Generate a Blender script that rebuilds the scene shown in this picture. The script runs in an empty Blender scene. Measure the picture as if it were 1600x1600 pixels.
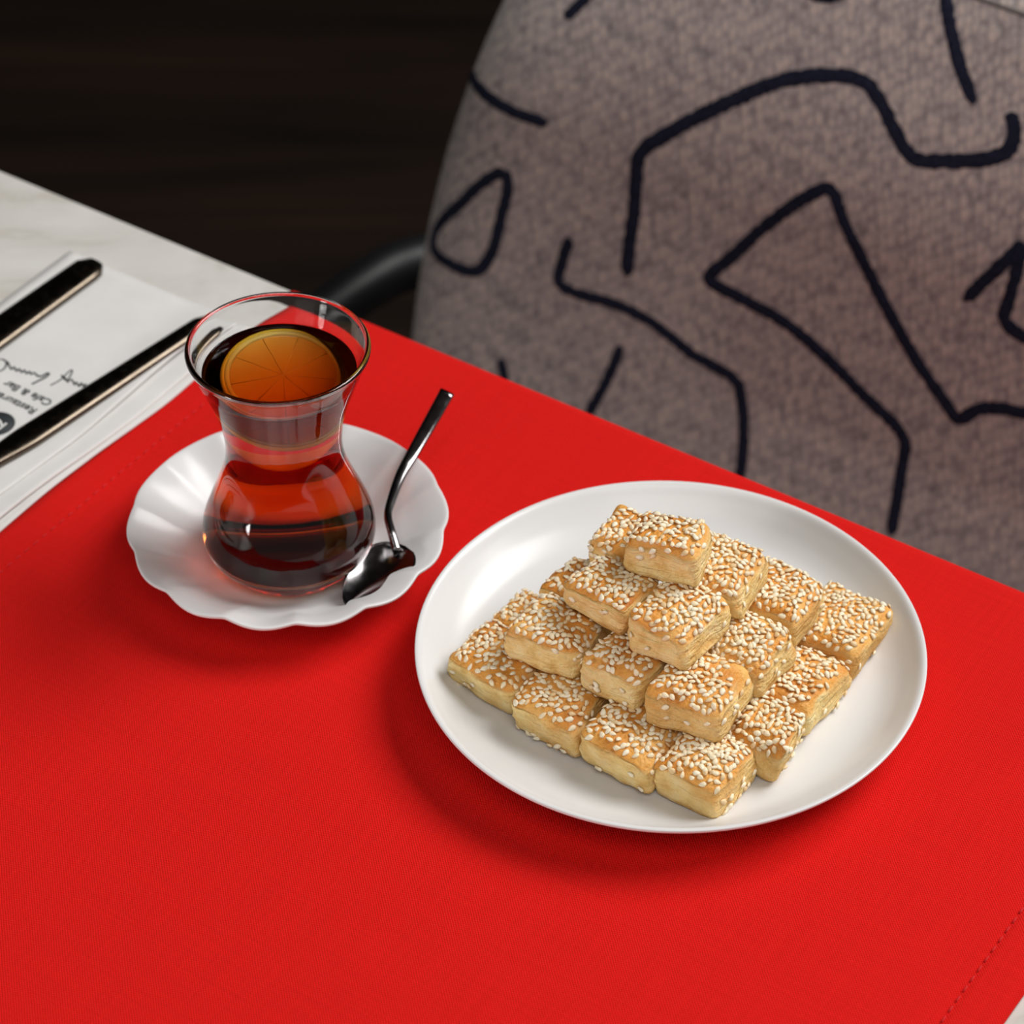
import bpy, bmesh, math, random
from mathutils import Vector, Matrix, noise
from mathutils.bvhtree import BVHTree

# ------------------------------------------------------------------ camera, world, lights, exposure
sc = bpy.context.scene
FPX, PITCH, CAMH = 4600.0, math.radians(40.5), 0.6687
cam_d = bpy.data.cameras.new('camera')
cam = bpy.data.objects.new('camera', cam_d)
sc.collection.objects.link(cam)
sc.camera = cam
cam.location = (0, 0, CAMH)
cam.rotation_euler = (math.pi / 2 - PITCH, 0, 0)
cam_d.sensor_width = 36.0
cam_d.lens = FPX / 1600 * 36.0
cam_d.clip_start = 0.02
cam_d.clip_end = 50
cam_d.dof.use_dof = True
cam_d.dof.focus_distance = 0.915
cam_d.dof.aperture_fstop = 14.0

world = bpy.data.worlds.new('room_light')
sc.world = world
world.use_nodes = True
wb = world.node_tree.nodes['Background']
wb.inputs[0].default_value = (1.0, 0.97, 0.94, 1)
wb.inputs[1].default_value = 0.18


def area(name, loc, target, size, size_y, power, col):
    d = bpy.data.lights.new(name, 'AREA')
    d.shape = 'RECTANGLE'
    d.size, d.size_y, d.energy, d.color = size, size_y, power, col
    o = bpy.data.objects.new(name, d)
    sc.collection.objects.link(o)
    o.location = loc
    o.rotation_euler = (Vector(target) - Vector(loc)).to_track_quat('-Z', 'Y').to_euler()
    return o


area('window_light', (1.35, 1.25, 1.60), (0.0, 0.72, 0), 1.4, 1.0, 52, (1.0, 0.985, 0.97))
area('front_fill_light', (0.1, -0.45, 1.85), (0.1, 0.8, 0), 1.4, 0.9, 13, (1.0, 0.97, 0.93))  # added soft fill above the camera, brightens cookie fronts and chair; no real fixture
area('side_window_light', (-1.15, 0.0, 0.20), (-0.07, 0.75, 0.05), 0.16, 0.42, 6, (1.0, 0.98, 0.96))

sc.view_settings.view_transform = 'Standard'
sc.view_settings.look = 'None'
sc.view_settings.exposure = -0.1
sc.view_settings.gamma = 1.0
sc.view_settings.use_curve_mapping = False
sc.cycles.use_denoising = True
sc.cycles.max_bounces = 16
sc.cycles.transmission_bounces = 14
sc.cycles.transparent_max_bounces = 12
sc.cycles.sample_clamp_indirect = 6.0

# ------------------------------------------------------------------ helpers
COL = sc.collection
CAMP = Vector((0, 0, CAMH))
FW = Vector((0, math.cos(PITCH), -math.sin(PITCH)))
UPV = Vector((0, math.sin(PITCH), math.cos(PITCH)))


def ray(px, py):
    return FW + Vector((1, 0, 0)) * ((px - 800) / FPX) - UPV * ((py - 800) / FPX)


def at(px, py, z=0.0):
    """point of the horizontal plane z seen at a pixel of the photograph"""
    d = ray(px, py)
    return CAMP + d * ((z - CAMH) / d.z)


# table axes: E along the far table edge, N away from the camera
TH = math.radians(-33.8)
EV = Vector((math.cos(TH), math.sin(TH), 0))
NV = Vector((-EV.y, EV.x, 0))
E0 = Vector((-0.0829, 0.9125, 0))


def tn(u, n, z=0.0):
    return E0 + EV * u + NV * n + Vector((0, 0, z))


def un(p):
    d = p - E0
    return d.dot(EV), d.dot(NV)


def link(name, me, parent=None, smooth=True):
    o = bpy.data.objects.new(name, me)
    COL.objects.link(o)
    if parent is not None:
        o.parent = parent
    if smooth and hasattr(me, 'polygons'):
        me.polygons.foreach_set('use_smooth', [True] * len(me.polygons))
    return o


def mesh(name, verts, faces, mat=None, parent=None, smooth=True):
    me = bpy.data.meshes.new(name)
    me.from_pydata([tuple(v) for v in verts], [], faces)
    bm = bmesh.new()
    bm.from_mesh(me)
    bmesh.ops.recalc_face_normals(bm, faces=bm.faces)
    bm.to_mesh(me)
    bm.free()
    if mat:
        me.materials.append(mat)
    return link(name, me, parent, smooth)


def empty(name, loc=(0, 0, 0), rotz=0.0):
    o = bpy.data.objects.new(name, None)
    COL.objects.link(o)
    o.location = loc
    o.rotation_euler = (0, 0, rotz)
    o.empty_display_size = 0.02
    return o


def tag(o, label=None, cat=None, group=None, kind=None):
    if label:
        o['label'] = label
    if cat:
        o['category'] = cat
    if group:
        o['group'] = group
    if kind:
        o['kind'] = kind
    return o


def lathe(profile, seg=96, close=False, radial=None):
    """profile = [(r, z)]; radial(theta, r, z, k) -> (r, z) lets the surface flute"""
    verts, faces = [], []
    m = len(profile)
    for i in range(seg):
        a = 2 * math.pi * i / seg
        for k, (r, z) in enumerate(profile):
            rr, zz = radial(a, r, z, k) if radial else (r, z)
            verts.append((rr * math.cos(a), rr * math.sin(a), zz))
    for i in range(seg):
        j = (i + 1) % seg
        for k in range(m - 1 if not close else m):
            l = (k + 1) % m
            faces.append((i * m + k, j * m + k, j * m + l, i * m + l))
    if not close:
        for k in (0, m - 1):
            if profile[k][0] > 1e-6:
                faces.append(tuple(i * m + k for i in range(seg)))
    return verts, faces


def smooth_profile(pts, sub=6):
    """Catmull-Rom through a list of tuples"""
    out = []
    n = len(pts)
    for i in range(n - 1):
        p0, p1, p2, p3 = pts[max(i - 1, 0)], pts[i], pts[i + 1], pts[min(i + 2, n - 1)]
        for s in range(sub):
            t = s / sub
            out.append(tuple(0.5 * ((2 * b) + (c - a) * t + (2 * a - 5 * b + 4 * c - d) * t * t + (3 * b - a - 3 * c + d) * t ** 3)
                             for a, b, c, d in zip(p0, p1, p2, p3)))
    out.append(tuple(pts[-1]))
    return out


def weld(o, dist=1e-6):
    bm = bmesh.new()
    bm.from_mesh(o.data)
    bmesh.ops.remove_doubles(bm, verts=bm.verts, dist=dist)
    bmesh.ops.recalc_face_normals(bm, faces=bm.faces)
    bm.to_mesh(o.data)
    bm.free()
    o.data.polygons.foreach_set('use_smooth', [True] * len(o.data.polygons))
    return o


def box(name, x0, x1, y0, y1, z0, z1, mat, parent=None, bevel=0.0, frame=None):
    vs = [Vector((x, y, z)) for x in (x0, x1) for y in (y0, y1) for z in (z0, z1)]
    if frame:
        vs = [frame(*v) for v in vs]
    fs = [(0, 1, 3, 2), (4, 6, 7, 5), (0, 4, 5, 1), (2, 3, 7, 6), (0, 2, 6, 4), (1, 5, 7, 3)]
    o = mesh(name, vs, fs, mat, parent, smooth=False)
    if bevel:
        bm = bmesh.new()
        bm.from_mesh(o.data)
        bmesh.ops.bevel(bm, geom=bm.edges[:], offset=bevel, segments=3, affect='EDGES', profile=0.5)
        bm.to_mesh(o.data)
        bm.free()
    return o


def tube(pts, radii, seg=12, flat=1.0, up=Vector((0, 0, 1))):
    """closed tube along points; radii per point are (half width, half height)"""
    verts, faces = [], []
    n = len(pts)
    for i, p in enumerate(pts):
        t = (pts[min(i + 1, n - 1)] - pts[max(i - 1, 0)]).normalized()
        s = t.cross(up)
        s = s.normalized() if s.length > 1e-6 else Vector((1, 0, 0))
        w = s.cross(t).normalized()
        rw, rh = radii[i] if isinstance(radii[i], tuple) else (radii[i], radii[i])
        for k in range(seg):
            a = 2 * math.pi * k / seg
            ca, sa = math.cos(a), math.sin(a)
            e = flat
            cx = math.copysign(abs(ca) ** e, ca)
            sx = math.copysign(abs(sa) ** e, sa)
            verts.append(p + s * (rw * cx) + w * (rh * sx))
    for i in range(n - 1):
        for k in range(seg):
            l = (k + 1) % seg
            faces.append((i * seg + k, i * seg + l, (i + 1) * seg + l, (i + 1) * seg + k))
    faces.append(tuple(range(seg)))
    faces.append(tuple((n - 1) * seg + k for k in range(seg)))
    return verts, faces


# ------------------------------------------------------------------ materials
class NT:
    def __init__(self, name):
        self.m = bpy.data.materials.new(name)
        self.m.use_nodes = True
        self.t = self.m.node_tree
        self.b = self.t.nodes['Principled BSDF']
        self.out = self.t.nodes['Material Output']

    def n(self, kind, **kw):
        o = self.t.nodes.new(kind)
        for k, v in kw.items():
            if k.startswith('_'):
                setattr(o, k[1:], v)
            else:
                key = int(k[1:]) if k[0] == 'i' and k[1:].isdigit() else k.replace('__', ' ')
                o.inputs[key].default_value = v
        return o

    def l(self, a, b):
        self.t.links.new(a, b)

    def math(self, op, a, b=None, c=None):
        o = self.t.nodes.new('ShaderNodeMath')
        o.operation = op
        for i, v in enumerate((a, b, c)):
            if v is None:
                continue
            if isinstance(v, (int, float)):
                o.inputs[i].default_value = v
            else:
                self.l(v, o.inputs[i])
        return o.outputs[0]

    def ramp(self, src, stops):
        r = self.t.nodes.new('ShaderNodeValToRGB')
        el = r.color_ramp.elements
        while len(el) < len(stops):
            el.new(0.5)
        for e, (p, c) in zip(el, stops):
            e.position = p
            e.color = (*c, 1) if len(c) == 3 else c
        self.l(src, r.inputs[0])
        return r.outputs[0]

    def mix(self, fac, a, b, mode='MIX'):
        m = self.t.nodes.new('ShaderNodeMix')
        m.data_type = 'RGBA'
        m.blend_type = mode
        for s, v in ((m.inputs[0], fac), (m.inputs[6], a), (m.inputs[7], b)):
            if isinstance(v, (int, float)):
                s.default_value = v
            elif isinstance(v, tuple):
                s.default_value = (*v, 1) if len(v) == 3 else v
            else:
                self.l(v, s)
        return m.outputs[2]

    def bump(self, height, strength, dist, normal=None):
        b = self.t.nodes.new('ShaderNodeBump')
        b.inputs['Strength'].default_value = strength
        b.inputs['Distance'].default_value = dist
        self.l(height, b.inputs['Height'])
        if normal is not None:
            self.l(normal, b.inputs['Normal'])
        return b.outputs[0]

    def obj(self):
        return self.t.nodes.new('ShaderNodeTexCoord').outputs['Object']

    def set(self, **kw):
        for k, v in kw.items():
            k = k.replace('__', ' ')
            if hasattr(v, 'is_output'):
                self.l(v, self.b.inputs[k])
            else:
                self.b.inputs[k].default_value = (*v, 1) if isinstance(v, tuple) and len(v) == 3 and 'Radius' not in k else v
        return self


def plain(name, col, rough=0.5, metal=0.0, **kw):
    q = NT(name)
    c = q.obj()
    nz = q.n('ShaderNodeTexNoise', Scale=40.0, Detail=3.0)
    q.l(c, nz.inputs['Vector'])
    k = q.ramp(nz.outputs[0], [(0.3, tuple(x * 0.94 for x in col)), (0.7, tuple(min(1, x * 1.04) for x in col))])
    q.set(Base__Color=k, Roughness=rough, Metallic=metal, **kw)
    return q.m


def porcelain():
    q = NT('white_porcelain')
    q.set(Base__Color=(0.76, 0.76, 0.757), Roughness=0.25, Specular__IOR__Level=0.40, Coat__Weight=0.0, Coat__Roughness=0.10)
    return q.m


def red_cloth():
    q = NT('red_woven_cotton')
    sep = q.n('ShaderNodeSeparateXYZ')
    q.l(q.obj(), sep.inputs[0])
    per = 2 * math.pi / 0.00105
    warp = q.n('ShaderNodeTexNoise', Scale=260.0, Detail=1.0)
    q.l(q.obj(), warp.inputs['Vector'])
    jit = q.math('MULTIPLY', q.math('SUBTRACT', warp.outputs[0], 0.5), 1.6)
    x = q.math('ADD', q.math('MULTIPLY', sep.outputs[0], per), jit)
    y = q.math('ADD', q.math('MULTIPLY', sep.outputs[1], per), jit)
    h = q.math('MULTIPLY', q.math('SINE', x), q.math('SINE', y))
    h = q.math('ADD', q.math('MULTIPLY', h, 0.5), 0.5)
    # slubs run along the threads
    mp = q.n('ShaderNodeMapping')
    mp.inputs['Scale'].default_value = (900, 30, 1)
    q.l(q.obj(), mp.inputs[0])
    s1 = q.n('ShaderNodeTexNoise', Scale=1.0, Detail=2.0)
    q.l(mp.outputs[0], s1.inputs['Vector'])
    mp2 = q.n('ShaderNodeMapping')
    mp2.inputs['Scale'].default_value = (25, 900, 1)
    q.l(q.obj(), mp2.inputs[0])
    s2 = q.n('ShaderNodeTexNoise', Scale=1.0, Detail=2.0)
    q.l(mp2.outputs[0], s2.inputs['Vector'])
    sl = q.math('MULTIPLY', q.math('ADD', s1.outputs[0], s2.outputs[0]), 0.5)
    base = q.ramp(h, [(0.05, (0.51, 0.0042, 0.0036)), (0.85, (0.86, 0.0120, 0.0085))])
    tint = q.ramp(sl, [(0.30, (0.93, 0.93, 0.93)), (0.70, (1.05, 1.1, 1.1))])
    col = q.mix(1.0, base, tint, 'MULTIPLY')
    hh = q.math('ADD', h, q.math('MULTIPLY', sl, 0.8))
    q.set(Base__Color=col, Roughness=0.88, Specular__IOR__Level=0.12, Sheen__Weight=0.08, Sheen__Tint=(1.0, 0.2, 0.15),
          Normal=q.bump(hh, 0.55, 0.0004))
    return q.m


def marble():
    q = NT('pale_marble')
    c = q.obj()
    n1 = q.n('ShaderNodeTexNoise', Scale=5.0, Detail=8.0, Roughness=0.6, Distortion=1.2)
    q.l(c, n1.inputs['Vector'])
    vein = q.math('ABSOLUTE', q.math('SUBTRACT', n1.outputs[0], 0.5))
    v = q.ramp(vein, [(0.0, (0.58, 0.55, 0.50)), (0.02, (0.64, 0.62, 0.58)), (0.07, (0.70, 0.68, 0.65))])
    n2 = q.n('ShaderNodeTexNoise', Scale=11.0, Detail=4.0)
    q.l(c, n2.inputs['Vector'])
    k = q.ramp(n2.outputs[0], [(0.35, (0.93, 0.92, 0.90)), (0.65, (1, 1, 1))])
    q.set(Base__Color=q.mix(1.0, v, k, 'MULTIPLY'), Roughness=0.42)
    return q.m


def wood_floor():
    q = NT('dark_wood_floor')
    c = q.obj()
    mp = q.n('ShaderNodeMapping')
    mp.inputs['Scale'].default_value = (1.2, 14, 1)
    q.l(c, mp.inputs[0])
    n1 = q.n('ShaderNodeTexNoise', Scale=1.6, Detail=6.0, Distortion=0.6)
    q.l(mp.outputs[0], n1.inputs['Vector'])
    col = q.ramp(n1.outputs[0], [(0.3, (0.005, 0.003, 0.002)), (0.62, (0.016, 0.008, 0.0045)), (0.8, (0.030, 0.014, 0.007))])
    q.set(Base__Color=col, Roughness=0.6, Specular__IOR__Level=0.25, Normal=q.bump(n1.outputs[0], 0.2, 0.002))
    return q.m


def chair_fabric():
    q = NT('taupe_boucle_fabric')
    c = q.obj()
    mp = q.n('ShaderNodeMapping')
    mp.inputs['Rotation'].default_value = (0, math.radians(24), 0)
    mp.inputs['Scale'].default_value = (300, 300, 165)
    q.l(c, mp.inputs[0])
    vo = q.n('ShaderNodeTexVoronoi', Scale=1.0, Randomness=0.55)
    q.l(mp.outputs[0], vo.inputs['Vector'])
    vc = q.n('ShaderNodeSeparateColor')
    q.l(vo.outputs['Color'], vc.inputs[0])
    w = q.math('SUBTRACT', 1.05, q.math('MULTIPLY', vo.outputs['Distance'], 1.25))
    w = q.math('ADD', q.math('MULTIPLY', w, 0.75), q.math('MULTIPLY', vc.outputs[0], 0.28))
    nz = q.n('ShaderNodeTexNoise', Scale=420.0, Detail=3.0)
    q.l(c, nz.inputs['Vector'])
    h = q.math('ADD', q.math('MULTIPLY', w, 0.70), q.math('MULTIPLY', nz.outputs[0], 0.40))
    col = q.ramp(h, [(0.18, (0.20, 0.180, 0.184)), (0.52, (0.44, 0.395, 0.384)), (0.86, (0.66, 0.565, 0.50))])
    q.set(Base__Color=col, Roughness=0.95, Specular__IOR__Level=0.1, Sheen__Weight=0.15, Normal=q.bump(h, 0.8, 0.0016))
    return q.m


def navy_yarn():
    q = NT('navy_yarn')
    c = q.obj()
    nz = q.n('ShaderNodeTexNoise', Scale=700.0, Detail=3.0)
    q.l(c, nz.inputs['Vector'])
    col = q.ramp(nz.outputs[0], [(0.3, (0.008, 0.010, 0.020)), (0.7, (0.024, 0.028, 0.055))])
    q.set(Base__Color=col, Roughness=0.95, Specular__IOR__Level=0.1, Normal=q.bump(nz.outputs[0], 0.9, 0.001))
    return q.m


def cookie_mat():
    q = NT('baked_shortcrust')
    tc = q.t.nodes.new('ShaderNodeTexCoord')
    c = tc.outputs['Object']
    oi = q.t.nodes.new('ShaderNodeObjectInfo')
    addv = q.n('ShaderNodeVectorMath', _operation='ADD')
    q.l(c, addv.inputs[0])
    q.l(oi.outputs['Location'], addv.inputs[1])
    p = addv.outputs[0]
    sepn = q.n('ShaderNodeSeparateXYZ')
    q.l(tc.outputs['Normal'], sepn.inputs[0])
    sepc = q.n('ShaderNodeSeparateXYZ')
    q.l(c, sepc.inputs[0])
    n1 = q.n('ShaderNodeTexNoise', Scale=170.0, Detail=5.0)
    q.l(p, n1.inputs['Vector'])
    n2 = q.n('ShaderNodeTexNoise', Scale=75.0, Detail=3.0)
    q.l(p, n2.inputs['Vector'])
    # crust: glazed top, strongest on the shoulders
    crust = q.math('ADD', sepn.outputs[2], q.math('MULTIPLY', q.math('SUBTRACT', n2.outputs[0], 0.5), 0.9))
    crust = q.ramp(crust, [(0.22, (0, 0, 0)), (0.62, (1, 1, 1))])
    side = q.ramp(n1.outputs[0], [(0.28, (0.74, 0.46, 0.14)), (0.5, (0.92, 0.67, 0.28)), (0.74, (0.97, 0.80, 0.43))])
    # faces that toasted a little more than the others
    n4 = q.n('ShaderNodeTexNoise', Scale=32.0, Detail=2.0)
    q.l(p, n4.inputs['Vector'])
    toast = q.ramp(n4.outputs[0], [(0.45, (0, 0, 0)), (0.70, (0.8, 0.8, 0.8))])
    side = q.mix(toast, side, (0.66, 0.33, 0.085))
    top = q.ramp(n2.outputs[0], [(0.30, (0.58, 0.20, 0.028)), (0.50, (0.80, 0.36, 0.07)), (0.72, (0.90, 0.53, 0.16))])
    # baked foot
    low = q.ramp(q.math('ADD', sepc.outputs[2], q.math('MULTIPLY', n1.outputs[0], 0.003)), [(0.0, (1, 1, 1)), (1.0, (1, 1, 1))])
    foot = q.t.nodes.new('ShaderNodeMapRange')
    foot.inputs[1].default_value = -0.0072
    foot.inputs[2].default_value = -0.0040
    foot.inputs[3].default_value = 0.6
    foot.inputs[4].default_value = 0.0
    q.l(q.math('ADD', sepc.outputs[2], q.math('MULTIPLY', q.math('SUBTRACT', n1.outputs[0], 0.5), 0.005)), foot.inputs[0])
    side = q.mix(foot.outputs[0], side, (0.55, 0.25, 0.06))
    col = q.mix(crust, side, top)
    # fine layers on the cut sides
    mp = q.n('ShaderNodeMapping')
    mp.inputs['Scale'].default_value = (90, 90, 520)
    q.l(p, mp.inputs[0])
    n3 = q.n('ShaderNodeTexNoise', Scale=1.0, Detail=4.0, Distortion=0.8)
    q.l(mp.outputs[0], n3.inputs['Vector'])
    n5 = q.n('ShaderNodeTexNoise', Scale=900.0, Detail=3.0)
    q.l(p, n5.inputs['Vector'])
    inv = q.math('SUBTRACT', 1.0, crust)
    hh = q.math('ADD', q.math('MULTIPLY', q.math('MULTIPLY', n3.outputs[0], inv), 1.0), q.math('MULTIPLY', n5.outputs[0], 0.45))
    rough = q.ramp(crust, [(0.0, (0.75, 0.75, 0.75)), (1.0, (0.42, 0.42, 0.42))])
    q.set(Base__Color=col, Roughness=rough, Specular__IOR__Level=0.3, Subsurface__Weight=0.12,
          Subsurface__Radius=(0.004, 0.002, 0.0008), Normal=q.bump(hh, 0.95, 0.0015))
    return q.m


def seed_mat():
    q = NT('hulled_sesame')
    oi = q.t.nodes.new('ShaderNodeObjectInfo')
    col = q.ramp(oi.outputs['Random'], [(0.0, (0.82, 0.58, 0.30)), (0.20, (0.92, 0.76, 0.50)), (1.0, (0.97, 0.88, 0.68))])
    q.set(Base__Color=col, Roughness=0.42, Specular__IOR__Level=0.4, Subsurface__Weight=0.1, Subsurface__Radius=(0.001, 0.0007, 0.0004))
    return q.m


def glass_mat():
    q = NT('clear_glass')
    q.set(Base__Color=(1, 1, 1), Roughness=0.0, IOR=1.48, Transmission__Weight=1.0)
    return q.m


def tea_mat(name, ior):
    q = NT(name)
    q.set(Base__Color=(1, 1, 1), Roughness=0.0, IOR=ior, Transmission__Weight=1.0)
    v = q.n('ShaderNodeVolumeAbsorption')
    v.inputs['Color'].default_value = (0.945, 0.54, 0.03, 1)
    v.inputs['Density'].default_value = 150.0
    q.l(v.outputs[0], q.out.inputs['Volume'])
    return q.m


def steel(name, col, rough):
    q = NT(name)
    nz = q.n('ShaderNodeTexNoise', Scale=300.0, Detail=2.0)
    q.l(q.obj(), nz.inputs['Vector'])
    r = q.ramp(nz.outputs[0], [(0.3, (rough * 0.8,) * 3), (0.7, (rough * 1.2,) * 3)])
    q.set(Base__Color=col, Metallic=1.0, Roughness=r)
    return q.m


M_PORC = porcelain()
M_RED = red_cloth()
M_MARB = marble()
M_FLOOR = wood_floor()
M_FAB = chair_fabric()
M_NAVY = navy_yarn()
M_COOK = cookie_mat()
M_SEED = seed_mat()
M_GLASS = glass_mat()
M_TEA = tea_mat('black_tea', 1.335)
M_TEA_WALL = tea_mat('black_tea_against_glass', 1.335 / 1.48)
M_STEEL = steel('polished_steel', (0.26, 0.245, 0.25), 0.14)
M_CUT = steel('dark_bronze_steel', (0.13, 0.105, 0.08), 0.24)
M_BLACK = plain('black_lacquer', (0.008, 0.009, 0.010), 0.45)
M_PAPER = plain('white_napkin_paper', (0.74, 0.73, 0.71), 0.85, Specular__IOR__Level=0.15)
M_INK = plain('black_ink', (0.02, 0.025, 0.028), 0.7)
M_RIND = plain('lemon_rind', (0.80, 0.56, 0.03), 0.4)
M_PITH = plain('lemon_pith', (0.85, 0.70, 0.20), 0.5)
M_FLESH = plain('lemon_flesh', (0.80, 0.42, 0.03), 0.3)
M_WALL = plain('dark_brown_wall', (0.030, 0.022, 0.017), 0.8)

# ------------------------------------------------------------------ the room
FZ = -0.75
fl = mesh('floor', [(-3.5, -1.5, FZ), (3.5, -1.5, FZ), (3.5, 4.5, FZ), (-3.5, 4.5, FZ),
                    (-3.5, -1.5, FZ - 0.05), (3.5, -1.5, FZ - 0.05), (3.5, 4.5, FZ - 0.05), (-3.5, 4.5, FZ - 0.05)],
          [(0, 1, 2, 3), (7, 6, 5, 4), (0, 4, 5, 1), (1, 5, 6, 2), (2, 6, 7, 3), (3, 7, 4, 0)], M_FLOOR, smooth=False)
tag(fl, kind='structure')
wl = box('wall_back', -3.5, 3.5, 4.5, 4.6, FZ - 0.05, 2.1, M_WALL)
tag(wl, kind='structure')
cg = box('ceiling', -3.5, 3.5, -1.5, 4.5, 2.1, 2.2, M_WALL)
tag(cg, kind='structure')

# ------------------------------------------------------------------ marble table
TABLE_T = 0.022
tb = empty('cafe_table', tn(0.15, -0.36, FZ), TH)
tag(tb, 'white marble café table with grey veins under the red runner', 'table')


def loc_tb(u, n, z):     # table-local coordinates of a (u, n, z) point
    return Vector((u - 0.15, n + 0.36, z - FZ))


box('table_top', -0.65, 0.75, -0.74, 0.0005, -TABLE_T, 0, M_MARB, tb, 0.0015, frame=loc_tb)
v, f = lathe(smooth_profile([(0.19, 0.0), (0.20, 0.006), (0.19, 0.014), (0.06, 0.022), (0.032, 0.05), (0.03, 0.2), (0.03, 0.60), (0.05, 0.70), (0.09, 0.727)], 4), 48)
mesh('pedestal', v, f, M_BLACK, tb)

# ------------------------------------------------------------------ red table runner
UL = 0.0
UR = un(at(1571, 1600))[0] * 0.5 + un(at(1600, 1559))[0] * 0.5
rn = empty('table_runner', E0, TH)
tag(rn, 'bright red woven cotton runner draped over the marble table', 'tablecloth')
TOP = 0.0016


def cloth_path(s):
    """s runs from the camera side to the far edge and down: returns (n, z)"""
    L = 0.72
    r = 0.004
    if s <= L - r:
        return s - L, TOP
    q = s - (L - r)
    arc = r * math.pi / 2
    if q < arc:
        a = q / r
        return -r + (r + 0.001) * math.sin(a), TOP - r + r * math.cos(a)
    return 0.001 + 0.0006, TOP - r - (q - arc)


ss = [i * 0.72 / 150 for i in range(145)] + [0.7 + i * 0.001 for i in range(24)] + [0.725 + 0.012 * i for i in range(1, 12)]
us = [UL + (UR - UL) * i / 90 for i in range(91)]
HEM = 0.0145


def cloth_z(u, n, z):
    w = noise.noise(Vector((u * 9, n * 9, 3.1))) * 0.0007 + noise.noise(Vector((u * 28, n * 22, 7.7))) * 0.00022
    # keep flat where the dishes stand
    return w if z > TOP - 0.0005 else 0.0


def hemlift(u):
    e = min(u - UL, UR - u)
    if e < HEM:
        return 0.0005
    if e < HEM + 0.0012:
        return 0.0005 * (1 - (e - HEM) / 0.0012) - 0.0003
    return 0.0


us = sorted(set(us + [UL + HEM, UL + HEM + 0.0012, UL + HEM + 0.0024, UR - HEM, UR - HEM - 0.0012, UR - HEM - 0.0024]))
vs, fs = [], []
for s in ss:
    n_, z_ = cloth_path(s)
    for u in us:
        edge = 0.0008 * noise.noise(Vector((s * 30, u * 3, 1)))
        vs.append((u + (edge if u in (us[0], us[-1]) else 0), n_, z_ + max(cloth_z(u, n_, z_) + hemlift(u), -0.0007)))
nu = len(us)
for i in range(len(ss) - 1):
    for j in range(nu - 1):
        fs.append((i * nu + j, i * nu + j + 1, (i + 1) * nu + j + 1, (i + 1) * nu + j))
cl = mesh('cloth', vs, fs, M_RED, rn)
md = cl.modifiers.new('thickness', 'SOLIDIFY')
md.thickness = 0.0009
md.offset = -1
# hem stitches
M_STITCH = plain('red_thread', (0.62, 0.006, 0.007), 0.8)
v, f = tube([Vector((0, -0.0013, 0)), Vector((0, -0.0008, 0.00035)), Vector((0, 0.0008, 0.00035)), Vector((0, 0.0013, 0))], [0.0002, 0.00032, 0.00032, 0.0002], 6)
stm = None
for side, u in ((0, UL + HEM + 0.0006), (1, UR - HEM - 0.0006)):
    for i in range(130):
        n_ = -0.012 - i * 0.0046
        if n_ < -0.56:
            break
        if stm is None:
            o = mesh('hem_stitch', v, f, M_STITCH, rn)
            stm = o.data
        else:
            o = link('hem_stitch', stm, rn, smooth=False)
        o.location = (u, n_, TOP + 0.0001 + cloth_z(u, n_, TOP))

ZC = TOP + 0.0006      # dishes stand here

# ------------------------------------------------------------------ plate
PC = Vector((0.0511, 0.6950, 0))
pl = empty('dessert_plate', (PC.x, PC.y, ZC))
tag(pl, 'round white porcelain plate holding the pile of sesame cookies', 'plate')
PR = 0.0825
prof = smooth_profile([(0.0, 0.0052), (0.030, 0.0052), (0.052, 0.0052), (0.061, 0.0055), (0.0675, 0.0066), (0.0730, 0.0094),
                       (0.0775, 0.0132), (0.0806, 0.0163), (0.0822, 0.0168), (0.0825, 0.0160), (0.0816, 0.0148),
                       (0.0775, 0.0104), (0.0730, 0.0062), (0.066, 0.0036), (0.055, 0.0024), (0.049, 0.0006), (0.0475, 0.0), (0.046, 0.0006), (0.0445, 0.0018), (0.0, 0.0020)], 5)
v, f = lathe(prof, 160)
weld(mesh('plate_body', v, f, M_PORC, pl))
PF = ZC + 0.0054       # plate floor

# ------------------------------------------------------------------ saucer
SC = Vector((-0.0759, 0.7572, 0))
sa = empty('tea_saucer', (SC.x, SC.y, ZC), math.radians(6))
tag(sa, 'white scalloped fluted saucer under the tulip tea glass', 'saucer')
SR = 0.0545


def flute(a, r, z, k):
    c = abs(math.cos(7 * a))
    lobe = (c * c + 0.02) ** 0.5            # 0 in the notches, 1 on the lobes
    t = min(max((r - 0.025) / (SR - 0.025), 0), 1)
    t = t * t * (3 - 2 * t)
    return r * (1 - 0.026 * t * (1 - lobe)), z + t * (0.0015 * (1 - lobe) - 0.0005)


prof = smooth_profile([(0.0, 0.0046), (0.020, 0.0046), (0.027, 0.0048), (0.032, 0.0058), (0.040, 0.0098), (0.047, 0.0138), (0.0520, 0.0162),
                       (0.0540, 0.0168), (0.0545, 0.0162), (0.0535, 0.0150), (0.047, 0.0112), (0.039, 0.0066), (0.032, 0.0030), (0.029, 0.0008),
                       (0.0275, 0.0), (0.026, 0.0006), (0.0245, 0.0016), (0.0, 0.0018)], 5)
v, f = lathe(prof, 280, radial=flute)
weld(mesh('saucer_body', v, f, M_PORC, sa))
SF = ZC + 0.0048

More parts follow.
